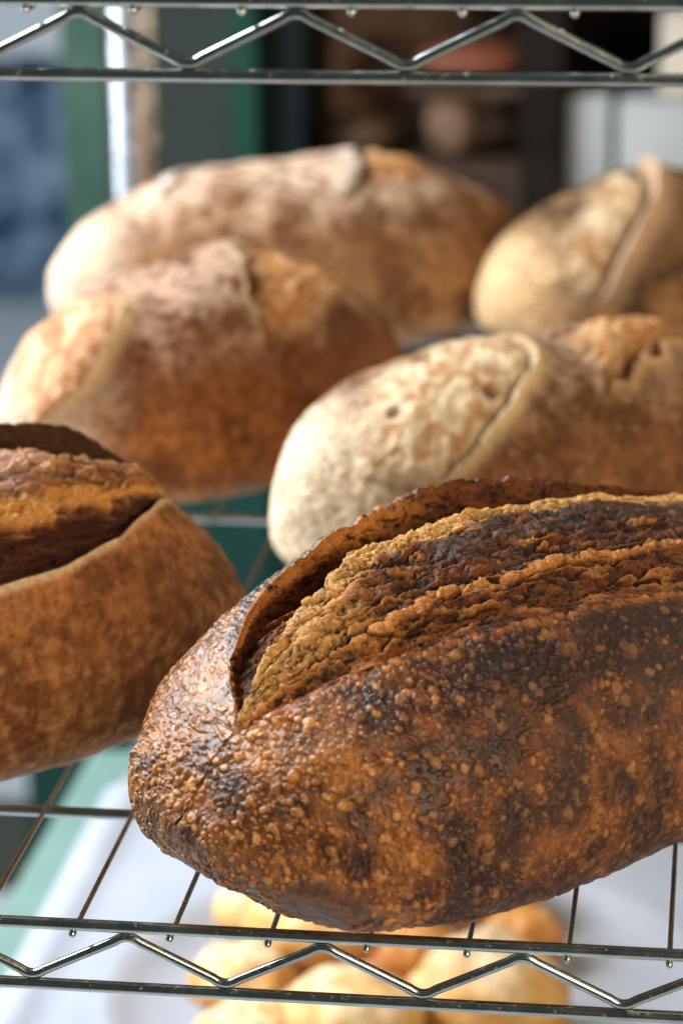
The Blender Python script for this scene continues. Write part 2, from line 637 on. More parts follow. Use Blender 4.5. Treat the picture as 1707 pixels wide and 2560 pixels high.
def grid_normals(G):
    du = np.gradient(G, axis=0)
    dv = np.gradient(G, axis=1)
    n = np.cross(dv, du)
    l = np.linalg.norm(n, axis=-1, keepdims=True)
    return n / np.maximum(l, 1e-9)


def fix_orient(G, N):
    c = G.mean((0, 1))
    return N if ((G - c) * N).sum() > 0 else -N


def cut_loaf(root, G, N, col, rough, mask, parts):
    """split the grid's quads by an integer mask on faces into separate meshes sharing smooth normals"""
    nu, nv = G.shape[:2]
    idx = np.arange(nu * nv).reshape(nu, nv)
    F = np.stack([idx[:-1, :-1], idx[1:, :-1], idx[1:, 1:], idx[:-1, 1:]], -1)
    P = G.reshape(-1, 3)
    # drop zero-area faces
    A = np.linalg.norm(np.cross(P[F[..., 2]] - P[F[..., 0]], P[F[..., 3]] - P[F[..., 1]]), axis=-1)
    # outward winding
    fn = np.cross(P[F[..., 2]] - P[F[..., 0]], P[F[..., 3]] - P[F[..., 1]])
    flip = (fn * N[:-1, :-1]).sum() < 0
    for key, name, mat in parts:
        f = F[(mask == key) & (A > 1e-5)]
        if flip:
            f = f[:, ::-1]
        if not len(f):
            continue
        used, inv = np.unique(f, return_inverse=True)
        mesh_np(name, P[used] * S, inv.reshape(f.shape), mat, root, True, col[used], rough[used], N.reshape(-1, 3)[used])


def place(root, b):
    root.location = Vector((b.x, b.y, 0)) * S
    root.rotation_euler = (0, 0, b.ph)


D2R = np.pi / 180


def bez(p0, p1, p2, t):
    t = t[..., None]
    return (1 - t) ** 2 * p0 + 2 * t * (1 - t) * p1 + t * t * p2


def long_slash(b, sc, nu, nvs):
    """section-built loaf with one long score, a crumb band and a lifted ear. returns grid + per-vertex (u, seg, kappa)"""
    tt = np.linspace(0, 1, nu)
    tt = np.interp(tt, [0, sc.get('split', (.5, 0))[0], 1], [-1, sc.get('split', (.5, 0))[1], 1])
    u = np.sin(tt * np.pi / 2)
    f = lambda key: np.interp(u, sc['u'], sc[key])
    ta, te, lift = f('seam') * D2R, f('ear') * D2R, f('lift')
    amp = f('amp')
    n1, n2, n3, n4, n5 = nvs
    up = lambda th: b.pt(u[:, None], th)

    def nrm(th):
        e = 0.02
        dth = b.pt(u[:, None], th + e) - b.pt(u[:, None], th - e)
        uu = np.clip(u, -.995, .995)
        du = b.pt(uu[:, None] + .004, th) - b.pt(uu[:, None] - .004, th)
        n = np.cross(dth, du)
        n = n / np.maximum(np.linalg.norm(n, axis=-1, keepdims=True), 1e-9)
        return n

    L = []
    seg = []
    kap = []
    # 1 front crust: theta 270 -> seam
    k = np.linspace(0, 1, n1)[None, :]
    th = 270 * D2R + (ta[:, None] - 270 * D2R) * k
    g1 = up(th)
    lipn = 1 + .45 * perlin(np.stack([u * b.a / 7, 0 * u, 0 * u + 2.3], 1)) + .35 * perlin(np.stack([u * b.a / 2.6, 0 * u, 0 * u + 5.7], 1))
    lipf = np.exp(-((1 - k) * 130 / sc.get('lipw', 6)) ** 2) * sc.get('lip', 0) * (amp * lipn)[:, None]
    g1 = g1 + nrm(th) * lipf[..., None]
    L.append(g1); seg.append(np.full(n1, 1)); kap.append(k[0])
    # 2 crumb
    k = np.linspace(0, 1, n2 + 1)[None, 1:]
    ted = te + 2 * D2R * amp
    th = ta[:, None] + (ted - ta)[:, None] * k
    xs = np.linspace(0, 1, 801)
    ker = np.hanning(23); ker /= ker.sum()
    ps = np.convolve(np.pad(np.interp(xs, sc['pk'], sc['ph']), 23, mode='edge'), ker, 'same')[23:-23]
    wv = 0 * u
    warp = (.085 * perlin(np.stack([u * b.a / 31, wv, wv + 1.7], 1)) + .035 * perlin(np.stack([u * b.a / 9, wv, wv + 5.1], 1)) + .022 * perlin(np.stack([u * b.a / 3.2, wv, wv + 9.1], 1)))[:, None]
    kc = (.76 / f('crest') if 'crest' in sc else 1 + 0 * u)[:, None]
    kw = np.clip((k + warp * np.sin(np.pi * k) ** .7) * kc, 0, 1)
    prof = np.interp(kw, xs, ps)
    if 'depth' in sc:
        prof = np.where(prof < 0, prof * f('depth')[:, None], prof)
    g2 = up(th) + nrm(th) * (prof * amp[:, None])[..., None]
    L.append(g2); seg.append(np.full(n2, 2)); kap.append(k[0])
    KW = kw
    # ear edge
    thE = te[:, None]
    nE = nrm(thE)
    tfr = up(thE + 3 * D2R) - up(thE)
    tfr = tfr / np.maximum(np.linalg.norm(tfr, axis=-1, keepdims=True), 1e-9)
    jag = 1 + 0.10 * perlin(np.stack([u * b.a / 6, 0 * u, 0 * u + 3.3], 1)) + 0.10 * perlin(np.stack([u * b.a / 17, 0 * u, 0 * u + 8.3], 1)) + 0.06 * perlin(np.stack([u * b.a / 2.3, 0 * u, 0 * u + 4.3], 1))
    E = up(thE) + nE * (lift * jag)[:, None, None] + tfr * ((sc['over'] + 2.0 * perlin(np.stack([u * b.a / 4.5, 0 * u, 0 * u + 6.6], 1))) * amp * np.minimum(1, lift / 10))[:, None, None]
    Dp = g2[:, -1:, :]
    # 3 ear inside
    k = np.linspace(0, 1, n3 + 1)[None, 1:]
    ctrl = (Dp + E) / 2 - tfr * (3.0 * amp)[:, None, None]
    g3 = bez(Dp, ctrl, E, k)
    L.append(g3); seg.append(np.full(n3, 3)); kap.append(k[0])
    # 4 ear outside
    tc = te - sc['back'] * D2R * np.minimum(1, amp * 1.2)
    thC = tc[:, None]
    tC = up(thC + 3 * D2R) - up(thC)
    tC = tC / np.maximum(np.linalg.norm(tC, axis=-1, keepdims=True), 1e-9)
    Cp = up(thC)
    dist = np.linalg.norm(E - Cp, axis=-1, keepdims=True)
    k = np.linspace(0, 1, n4 + 1)[None, 1:]
    # rounded rim: start the outside a rim thickness behind the edge
    E2 = E + nE * 0.5 - tfr * (2.4 * amp)[:, None, None]
    g4 = bez(E2, Cp + tC * dist * 0.55, Cp, k)
    L.append(g4); seg.append(np.full(n4, 4)); kap.append(k[0])
    # 5 back crust
    k = np.linspace(0, 1, n5 + 1)[None, 1:]
    th = tc[:, None] + (-90 * D2R - tc)[:, None] * k
    L.append(up(th)); seg.append(np.full(n5, 5)); kap.append(k[0])
    G = np.concatenate(L, 1)
    seg = np.concatenate(seg)
    kap = np.concatenate(kap)
    KF = np.tile(kap, (nu, 1))
    KF[:, n1:n1 + n2] = KW
    return G, u, seg, KF, amp, lift


def mend(N, amp, seg):
    """where the score is closed its strip has no width: give it its neighbours' normal"""
    c = np.where((seg >= 2) & (seg <= 4))[0]
    a, e = c[0] - 2, c[-1] + 2
    for i in np.where(amp < .04)[0]:
        m = N[i, a] + N[i, e]
        N[i, a + 1:e] = m / max(np.linalg.norm(m), 1e-9)
    return N


def flakes(KP, P, seed, n=9.0, a=1.0):
    """saw-tooth layers along the score: returns height (0..1), a mask of torn edges and one of the clefts under them"""
    x = KP * n + 2.2 * fbm(P * np.array([1 / 46., 1 / 15., 1 / 15.]) + seed, 2) + 0.7 * a * fbm(P * np.array([1 / 15., 1 / 6., 1 / 6.]) + seed * 2, 2) + .10 * fbm(P / 1.8 + seed, 2)
    f = x - np.floor(x)
    h = np.where(f < .90, f / .90, (1 - f) / .10)
    return h, sm(.62, .88, f) * sm(1, .93, f), sm(.93, 1, f) + sm(.16, 0, f)


def blur_u(a, n):
    for _ in range(n):
        a = np.concatenate([a[:1], (a[:-2] + 2 * a[1:-1] + a[2:]) / 4, a[-1:]], 0)
    return a


# ---- the front loaf
BA = Base([-6.852, 110.828, 0.793, 173.868, 84.199, 120.643, 3.621, -0.131, 0.426, 0.761])
SA = dict(
    u=[-1, -.88, -.86, -.77, -.60, -.50, -.40, -.25, 0, .2, .4, .6, .80, .9, 1],
    seam=[98, 99, 102, 108, 113.5, 115.5, 117, 118.5, 121, 124, 125, 124, 114, 100, 98],
    ear=[98, 98, 95, 80, 66, 62, 61, 61, 62, 64, 66, 70, 85, 99, 98],
    lift=[0, 0, .4, 2.5, 5.5, 9, 13.5, 20, 24.5, 20, 11, 7, 3, 0, 0],
    amp=[0, 0, .3, .65, .9, 1, 1, 1, 1, .85, .55, .5, .4, 0, 0],
    depth=[.4, .4, .4, .42, .45, .5, .6, .8, 1, 1, 1, 1, 1, 1, 1],
    crest=[.6, .57, .55, .53, .54, .58, .65, .71, .76, .76, .76, .76, .76, .76, .76],
    pk=[0, .03, .07, .13, .24, .29, .32, .40, .55, .61, .645, .70, .76, .80, .84, .92, 1],
    ph=[1.8, .6, -2.2, .4, 2.6, 5.2, 2.8, 5.0, 8.4, 9.6, 7.4, 10.0, 11.0, 8.5, -1, -11, -17], split=(.84, .36),
    over=7, back=46, lip=1.2)


def make_front_loaf():
    b = BA
    G, u, seg, kap, amp, lift = long_slash(b, SA, 860, (520, 330, 100, 80, 170))
    nu, nv = G.shape[:2]
    N = mend(fix_orient(G, grid_normals(G)), amp, seg)
    P = G.reshape(-1, 3)
    U = np.repeat(u, nv)
    SG = np.tile(seg, nu)
    KP = kap.ravel()
    AM = np.repeat(amp, nv)
    LF = np.repeat(lift, nv)
    crust = (SG == 1) | (SG >= 4)
    di = np.where(~crust)[0]
    bi = np.where(crust & (U < .55) & ((SG != 5) | (U < -.45)) & (P[:, 2] > -1))[0]
    disp = 2.6 * fbm(P / 46 + 3.1, 2)
    disp[crust] += 1.1 * fbm(P[crust] / 12 + 5.5, 3)
    op = sm(0, .35, AM)
    # distance from the seam on the front crust, carried on round the closed end of the score
    sd = np.where(SG == 1, 1 - KP, op + (1 - op) * np.where(SG == 5, .3 * KP, 0))
    leftness = sm(-.35, -.9, U)
    bl = np.clip(0.16 + 0.92 * sm(.05, -.65, U) + 0.55 * sm(.6, .05, sd) * sm(.3, -.4, U), 0.12, 1.25)
    bl = np.clip(bl * (0.8 + 0.9 * fbm(P / 26 + 9.2, 2)), .12, 1.4)
    bl *= np.where(SG >= 4, 1 - .42 * op, 1.0)
    # the flat dull patch low on the nose
    pc = b.pt(np.array([-.855]), np.array([205 * D2R]))[0]
    patch = sm(17, 12, np.linalg.norm((P - pc) * np.array([1, .8, 1.1]), axis=1) + 5 * fbm(P / 9 + 3.9, 2)) * (SG == 1)
    bl *= 1 - .85 * patch
    Wp = P[bi] + 1.15 * np.stack([perlin(P[bi] / 4.6 + 3), perlin(P[bi] / 4.6 + 13), perlin(P[bi] / 4.6 + 23)], 1)
    h1, c1 = domes(Wp / 4.0, 0.22, 0.60, 0.92)
    h2, c2 = domes(Wp / 8.2 + 40.7, 0.14, 0.44, 0.4)
    fi = np.where(U[bi] < .25)[0]
    h3 = np.zeros(len(bi)); h3[fi], _ = domes(Wp[fi] / 2.6 + 80.3, 0.28, 0.62, 0.97)
    hb = np.maximum(np.maximum(h1 * 4.0 * 1.0, h2 * 8.2 * 0.6), h3 * 2.6 * 1.1) * bl[bi]
    cap = 1.5 + 1.3 * sm(-.2, .4, fbm(P[bi] / 9 + 61, 2))
    hb = cap * (1 - np.exp(-hb / cap))
    disp[bi] += hb
    # crumb: torn, stretched along the axis
    st = np.array([1 / 24.0, 1 / 6.5, 1 / 6.5])
    wob = np.stack([perlin(P[di] / 7 + 3), perlin(P[di] / 7 + 13), perlin(P[di] / 7 + 23)], 1) * 2.2
    r1 = fbm((P[di] + wob) * st + 1.7, 4, 0.50, True)
    r2 = fbm((P[di] + wob) * np.array([1 / 4.4, 1 / 2.2, 1 / 2.2]) + 7.7, 3, 0.65)
    hol, _ = domes((P[di] + wob) * np.array([.7, 1, 1]) / 5.2 + 9.0, 0.1, 0.5, 0.35)
    big = fbm(P[di] * np.array([1 / 24.0, 1 / 9.0, 1 / 9.0]) + 2.2, 3)
    kk = KP[di]
    inner = SG[di] == 3
    env = AM[di] * np.where(inner, .75 * sm(1, .85, kk) + .16, sm(0, .06, kk))
    r3 = fbm((P[di] + 1.5 * wob) * np.array([1 / 3.0, 1 / 9.0, 1 / 9.0]) + 4.4, 3, .55, True)
    tear = 3.4 * r1 + 0.55 * r2 + 4.0 * big + 0.5 * r3 - hol * 5.2 * 0.6
    fh, fe, fc = flakes(kk, P[di], 3.3, 5.5)
    pm = sm(-.25, .2, fbm(P[di] * np.array([1 / 22., 1 / 11., 1 / 11.]) + 27, 2))
    fe = fe * (.25 + .75 * pm); fc = fc * (.25 + .75 * pm)
    r4 = fbm(P[di] / 1.5 + 77, 2)
    tear = tear * .72 + np.where(inner, 1.2, 3.4) * (fh - .5) * (.2 + .8 * pm) + .75 * r4 + 1.1 * r2 * (1 - pm)
    disp[di] += env * tear
    kq = kk + .07 * big
    isl = sm(.46, .52, kq) * sm(.67, .62, kk) * sm(-.36, -.18, U[di] + .16 * big) * sm(.95, .6, U[di]) * (~inner)
    isl = isl * sm(-.15, .05, fbm(P[di] / 15 + 66, 2) + .22)
    disp[di] += env * isl * (2.4 - .55 * tear)
    G2 = P + N.reshape(-1, 3) * disp[:, None]
    # the fold under the nose
    lo = sm(-.78, -.93, U) * np.exp(-((P[:, 2] - 19) / 6) ** 2)
    G2[:, 0] += 6.5 * lo
    G2 = G2.reshape(nu, nv, 3)
    N2 = mend(fix_orient(G2, grid_normals(G2)), amp, seg)

    # ---------------- colour: bake, blisters, torn crumb, burnt rims
    dark, burnt = lin((46, 24, 13)), lin((24, 14, 10))
    brown, chest = lin((84, 44, 19)), lin((118, 66, 29))
    gold, honey, pale = lin((196, 122, 46)), lin((222, 156, 76)), lin((228, 186, 128))
    n1 = fbm(P / 19 + 11.1, 5, .6)
    n2 = fbm(P / 4.5 + 31.1, 4, .6)
    bake = 0.48 + 1.0 * n1 + 0.5 * n2 + 0.34 * leftness
    bake -= 0.36 * sm(.34, .02, sd) * sm(-.70, -.25, U)
    bake -= 0.30 * np.exp(-((U + .60 - .25 * (sd - .4)) / .09) ** 2) * sm(.9, .5, sd) * (SG == 1)
    col = mix(dark[None] + 0 * P, brown[None], sm(.06, .36, bake))
    col = mix(col, chest[None], sm(.34, .58, bake))
    col = mix(col, gold[None], sm(.50, .90, bake) * (.40 + .55 * leftness))
    hbn = np.zeros(len(P)); hbn[bi] = np.clip(hb / np.maximum(1.4 * np.minimum(bl[bi], .9), .3), 0, 1)
    hcc = np.zeros(len(P)); hcc[bi] = np.where(h2 * 8.2 * .6 > h1 * 4.0, c2, c1)
    blc = mix(chest[None] + 0 * P, honey[None], np.clip(hcc * 1.3 - .2 + .3 * leftness, 0, 1))
    col = mix(col, blc, sm(.25, .9, hbn) * np.clip(.26 + .26 * leftness + .45 * n1 + .14 * sm(.5, .1, sd), .04, .7))
    col = mix(col, dark[None], (1 - sm(.05, .4, hbn)) * crust * np.clip(.45 + n2 - .5 * n1, 0, .75))
    sheen = sm(-.1, .4, fbm(P / 8 + 83.0, 3)) * sm(-.62, -.84, U) * sm(70, 100, P[:, 2] + 20 * n1)  # pale highlight patches painted onto the upper left end
    col = mix(col, lin((196, 150, 112))[None], sheen * .55)
    fl = sm(.0, .4, fbm(P / 4 + 51.0, 4)) * sm(-.70, -.1, U + .2 * n1) * sm(.12, .5, sd) * (SG == 1)
    col = mix(col, lin((136, 90, 48))[None], fl * 0.7)
    col = mix(col, mix(lin((128, 82, 42))[None] + 0 * P, lin((92, 54, 26))[None], sm(-.2, .3, n2)), patch * .9)
    rim = ((SG == 1) * sm(.030, .0, sd) + (SG == 2) * sm(.05, .0, KP)) * sm(0, .3, AM)
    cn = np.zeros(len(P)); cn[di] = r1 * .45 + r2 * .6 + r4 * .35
    cb = np.zeros(len(P)); cb[di] = big
    cI = np.zeros(len(P)); cI[di] = isl
    cfe = np.zeros(len(P)); cfe[di] = fe
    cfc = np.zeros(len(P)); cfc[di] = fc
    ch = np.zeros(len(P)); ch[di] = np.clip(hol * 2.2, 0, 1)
    col = mix(col, lin((190, 112, 48))[None], np.clip(rim, 0, 1) * .75 * sm(-.3, .2, n2))
    KQ = KP + .05 * cb * (SG == 2)
    crumb = mix(lin((44, 22, 11))[None] + 0 * P, lin((170, 100, 44))[None], sm(-.08, .52, cn + .7 * cb))  # valleys painted darker than tips, as shade; clefts and pits below too
    crest = sm(.58, .70, KQ) * sm(.86, .79, KP)
    crumb = mix(crumb, lin((226, 172, 98))[None], np.maximum(crest, .75 * sm(-.45, -.65, U) * sm(.15, .35, KP)) * sm(-.18, .38, cn + .3 * cb) * .85)
    red = sm(.70, .56, KQ) * (SG == 2) * sm(-.62, -.32, U + .4 * cb)
    crumb = mix(crumb, mix(lin((34, 18, 11))[None] + 0 * P, lin((112, 56, 23))[None], sm(-.05, .6, cn + .4 * cb)), red * .92)
    ledge = sm(.295, .32, KP) * sm(.39, .34, KP) * (SG == 2)
    crumb = mix(crumb, burnt[None], ledge * .75)
    lip = sm(.25, .28, KP) * sm(.315, .285, KP) * (SG == 2)
    crumb = mix(crumb, lin((206, 132, 62))[None], lip * .8 * sm(-.3, .2, cn))
    crumb = mix(crumb, lin((216, 146, 72))[None], cfe * .55 * sm(-.45, .25, cn + .5 * cb))
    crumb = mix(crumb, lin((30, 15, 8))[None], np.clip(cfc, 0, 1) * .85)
    crumb = mix(crumb, mix(lin((22, 14, 11))[None] + 0 * P, lin((96, 62, 42))[None], sm(.05, .55, cn)), np.clip(cI * 1.2, 0, 1) * .88)
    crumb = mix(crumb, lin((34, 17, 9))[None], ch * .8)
    crumb = mix(crumb, mix(lin((44, 22, 10))[None] + 0 * P, lin((150, 86, 36))[None], sm(.0, .5, cn + .4 * cb) * sm(-.2, -.5, U)), (SG == 2) * sm(.80, .85, KP) * .92)
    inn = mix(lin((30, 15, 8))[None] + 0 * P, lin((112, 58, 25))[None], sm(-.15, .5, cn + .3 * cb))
    gr = sm(.60, .85, KP) * sm(.05, -.35, U) * sm(-.15, .2, cn + .3 * cb)
    inn = mix(inn, lin((212, 138, 62))[None], gr * .85)
    inn = mix(inn, lin((150, 88, 40))[None], cfe * .35)
    inn = mix(inn, lin((120, 70, 34))[None], sm(.90, .99, KP) * .6 * sm(-.3, .3, cb))
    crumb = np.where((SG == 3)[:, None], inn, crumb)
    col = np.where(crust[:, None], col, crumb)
    er = (SG == 4) * sm(.20, .02, KP) * sm(1, 4, LF)
    col = mix(col, lin((40, 24, 16))[None], er * .85)
    rough = np.where(crust, 0.24 + .40 * sm(-.80, -.15, U) + .14 * n2, 0.60)
    rough = rough + .2 * patch - .07 * (SG >= 4) * op
    rough = np.where(cI > .3, .34, rough)
    rough = np.clip(rough, .18, .85)
    root = thing('bread_loaf', 'dark blistered sourdough loaf in sharp focus at the front, with a tall burnt ear', 'bread loaf', group='sourdough loaves on the rack')
    place(root, b)
    fm = np.where(np.isin(seg[:-1], (1, 5)) & np.isin(seg[1:], (1, 5)), 0, np.where(seg[1:] >= 4, 2, 1))
    mask = np.tile(fm, (nu - 1, 1))
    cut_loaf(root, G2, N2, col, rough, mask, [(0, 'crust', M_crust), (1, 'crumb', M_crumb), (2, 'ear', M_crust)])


make_front_loaf()

# ---- the left loaf
BB = Base([-271.762, 170.783, 0.603, 145.718, 86.162, 130.028, 1.9, 0.021, 0.352, 0.57])
SB = dict(
    u=[-1, -.85, -.6, -.2, .03, .23, .46, .62, .78, .84, 1],
    seam=[100, 110, 130, 143, 145, 142, 132, 116, 92, 88, 88],
    ear=[98, 92, 82, 78, 78, 78, 80, 83, 87, 88, 88],
    lift=[0, 1, 3, 6, 8, 12, 15, 8, 1, 0, 0],
    amp=[0, .3, .8, 1, 1, 1, 1, .8, .25, 0, 0],
    pk=[0, .03, .08, .16, .28, .60, .76, .90, 1],
    ph=[3, -4, -8, -5, 4, 8, 5, -9, -13],
    over=5, back=40, lip=3.2, lipw=2.8)


def make_left_loaf():
    b = BB
    G, u, seg, kap, amp, lift = long_slash(b, SB, 300, (180, 120, 34, 40, 60))
    nu, nv = G.shape[:2]
    N = mend(fix_orient(G, grid_normals(G)), amp, seg)
    P = G.reshape(-1, 3)
    U = np.repeat(u, nv); SG = np.tile(seg, nu); KP = kap.ravel(); AM = np.repeat(amp, nv)
    crust = (SG == 1) | (SG >= 4)
    di = ~crust
    disp = 2.4 * fbm(P / 40 + 3.7, 2)
    disp += crust * (0.7 * fbm(P / 8 + 5.5, 3))
    r1 = fbm(P * np.array([1 / 12., 1 / 6., 1 / 6.]) + 1.7, 4, .55, True)
    big = fbm(P * np.array([1 / 30., 1 / 12., 1 / 12.]) + 2.2, 3)
    env = AM * np.where(SG == 3, (1 - KP) * .6, sm(0, .08, KP)) * di
    fh, fe, fc = flakes(KP, P, 7.9, 7.0, .8)
    disp += env * (2.2 * r1 + 3.5 * big + 1.2 * fbm(P / 3 + 7.1, 2) + 4.0 * (fh - .5))
    G2 = (P + N.reshape(-1, 3) * disp[:, None]).reshape(nu, nv, 3)
    N2 = fix_orient(G2, grid_normals(G2))
    n1 = fbm(P / 26 + 11.9, 4); n2 = fbm(P / 6 + 31.9, 3)
    col = mix(lin((118, 68, 32))[None] + 0 * P, lin((176, 114, 60))[None], sm(-.5, .5, n1 + .6 * n2))
    col = mix(col, lin((190, 140, 90))[None], sm(-.1, .5, n2 + .4 * n1) * .75 * sm(95, 40, P[:, 2]))
    col = mix(col, lin((196, 154, 108))[None], sm(30, 4, P[:, 2]) * .6)
    crumb = mix(lin((62, 32, 17))[None] + 0 * P, lin((170, 106, 58))[None], sm(-.1, .55, r1 * .6 + big * .6))
    crumb = mix(crumb, lin((212, 172, 150))[None], sm(.36, .5, KP) * sm(.80, .65, KP) * sm(.5, .1, U) * .9 * (SG == 2) * sm(-.35, .15, big))
    crumb = mix(crumb, lin((206, 150, 92))[None], fe * .6 * sm(-.3, .2, r1 + big))
    crumb = mix(crumb, lin((34, 18, 11))[None], np.clip(fc, 0, 1) * .75)  # shade in the clefts painted into the crumb colour
    crumb = mix(crumb, lin((66, 26, 12))[None], sm(.28, .20, KP + .05 * big) * .92 * (SG == 2))  # shadowed gap behind the front lip, painted dark as well
    crumb = mix(crumb, lin((216, 150, 78))[None], sm(.25, .29, KP + .05 * big) * sm(.42, .34, KP + .05 * big) * (SG == 2) * sm(-.25, .25, r1) * .95)
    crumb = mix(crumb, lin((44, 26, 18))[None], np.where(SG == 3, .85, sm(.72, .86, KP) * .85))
    rim = (SG == 1) * sm(.030, .004, 1 - KP + .012 * n2) * sm(0, .3, AM)
    n3 = fbm(P / 2.2 + 91.0, 3)
    col = col * (1 + .55 * n3 + .25 * n2)[:, None]
    col = np.where(crust[:, None], col, crumb)
    col = mix(col, lin((226, 190, 150))[None], rim * .85)
    col = mix(col, mix(lin((44, 28, 22))[None] + 0 * P, lin((176, 150, 132))[None], sm(.05, .4, n1 + .6 * n2)), (SG == 4) * sm(.9, .4, KP) * sm(.1, .5, AM) * .8)
    rough = np.where(crust, .62, .75)
    root = thing('bread_loaf', 'reddish brown loaf cut off by the left edge, its split top facing the camera', 'bread loaf', group='sourdough loaves on the rack')
    place(root, b)
    fm = np.where(np.isin(seg[:-1], (1, 5)) & np.isin(seg[1:], (1, 5)), 0, np.where(seg[1:] >= 4, 2, 1))
    cut_loaf(root, G2, N2, col, rough, np.tile(fm, (nu - 1, 1)), [(0, 'crust', M_crust2), (1, 'crumb', M_crumb), (2, 'ear', M_crust2)])


make_left_loaf()


# ---- loaves with several diagonal slashes
def inside(poly, x, y):
    r = np.zeros(len(x), bool)
    n = len(poly)
    for i in range(n):
        x0, y0 = poly[i]; x1, y1 = poly[(i + 1) % n]
        c = (y0 > y) != (y1 > y)
        if y1 != y0:
            r ^= c & (x < (x1 - x0) * (y - y0) / (y1 - y0) + x0)
    return r


def dense(pl, n=40):
    pl = np.array(pl, float)
    # smooth resample
    d = np.concatenate([[0], np.cumsum(np.hypot(np.diff(pl[:, 0]) * 140, np.diff(pl[:, 1]) * 1.4))])
    t = np.linspace(0, d[-1], n)
    q = np.stack([np.interp(t, d, pl[:, 0]), np.interp(t, d, pl[:, 1])], 1)
    for _ in range(4):
        q[1:-1] = (q[:-2] + 2 * q[1:-1] + q[2:]) / 4
    return q


def near(P, L):
    best = np.full(len(P), 1e9); par = np.zeros(len(P))
    n = len(L) - 1
    for i in range(n):
        a, d = L[i], L[i + 1] - L[i]
        t = np.clip(((P - a) @ d) / max(d @ d, 1e-9), 0, 1)
        q = np.linalg.norm(P - a - t[:, None] * d, axis=1)
        m = q < best
        best[m] = q[m]; par[m] = (i + t[m]) / n
    return best, par


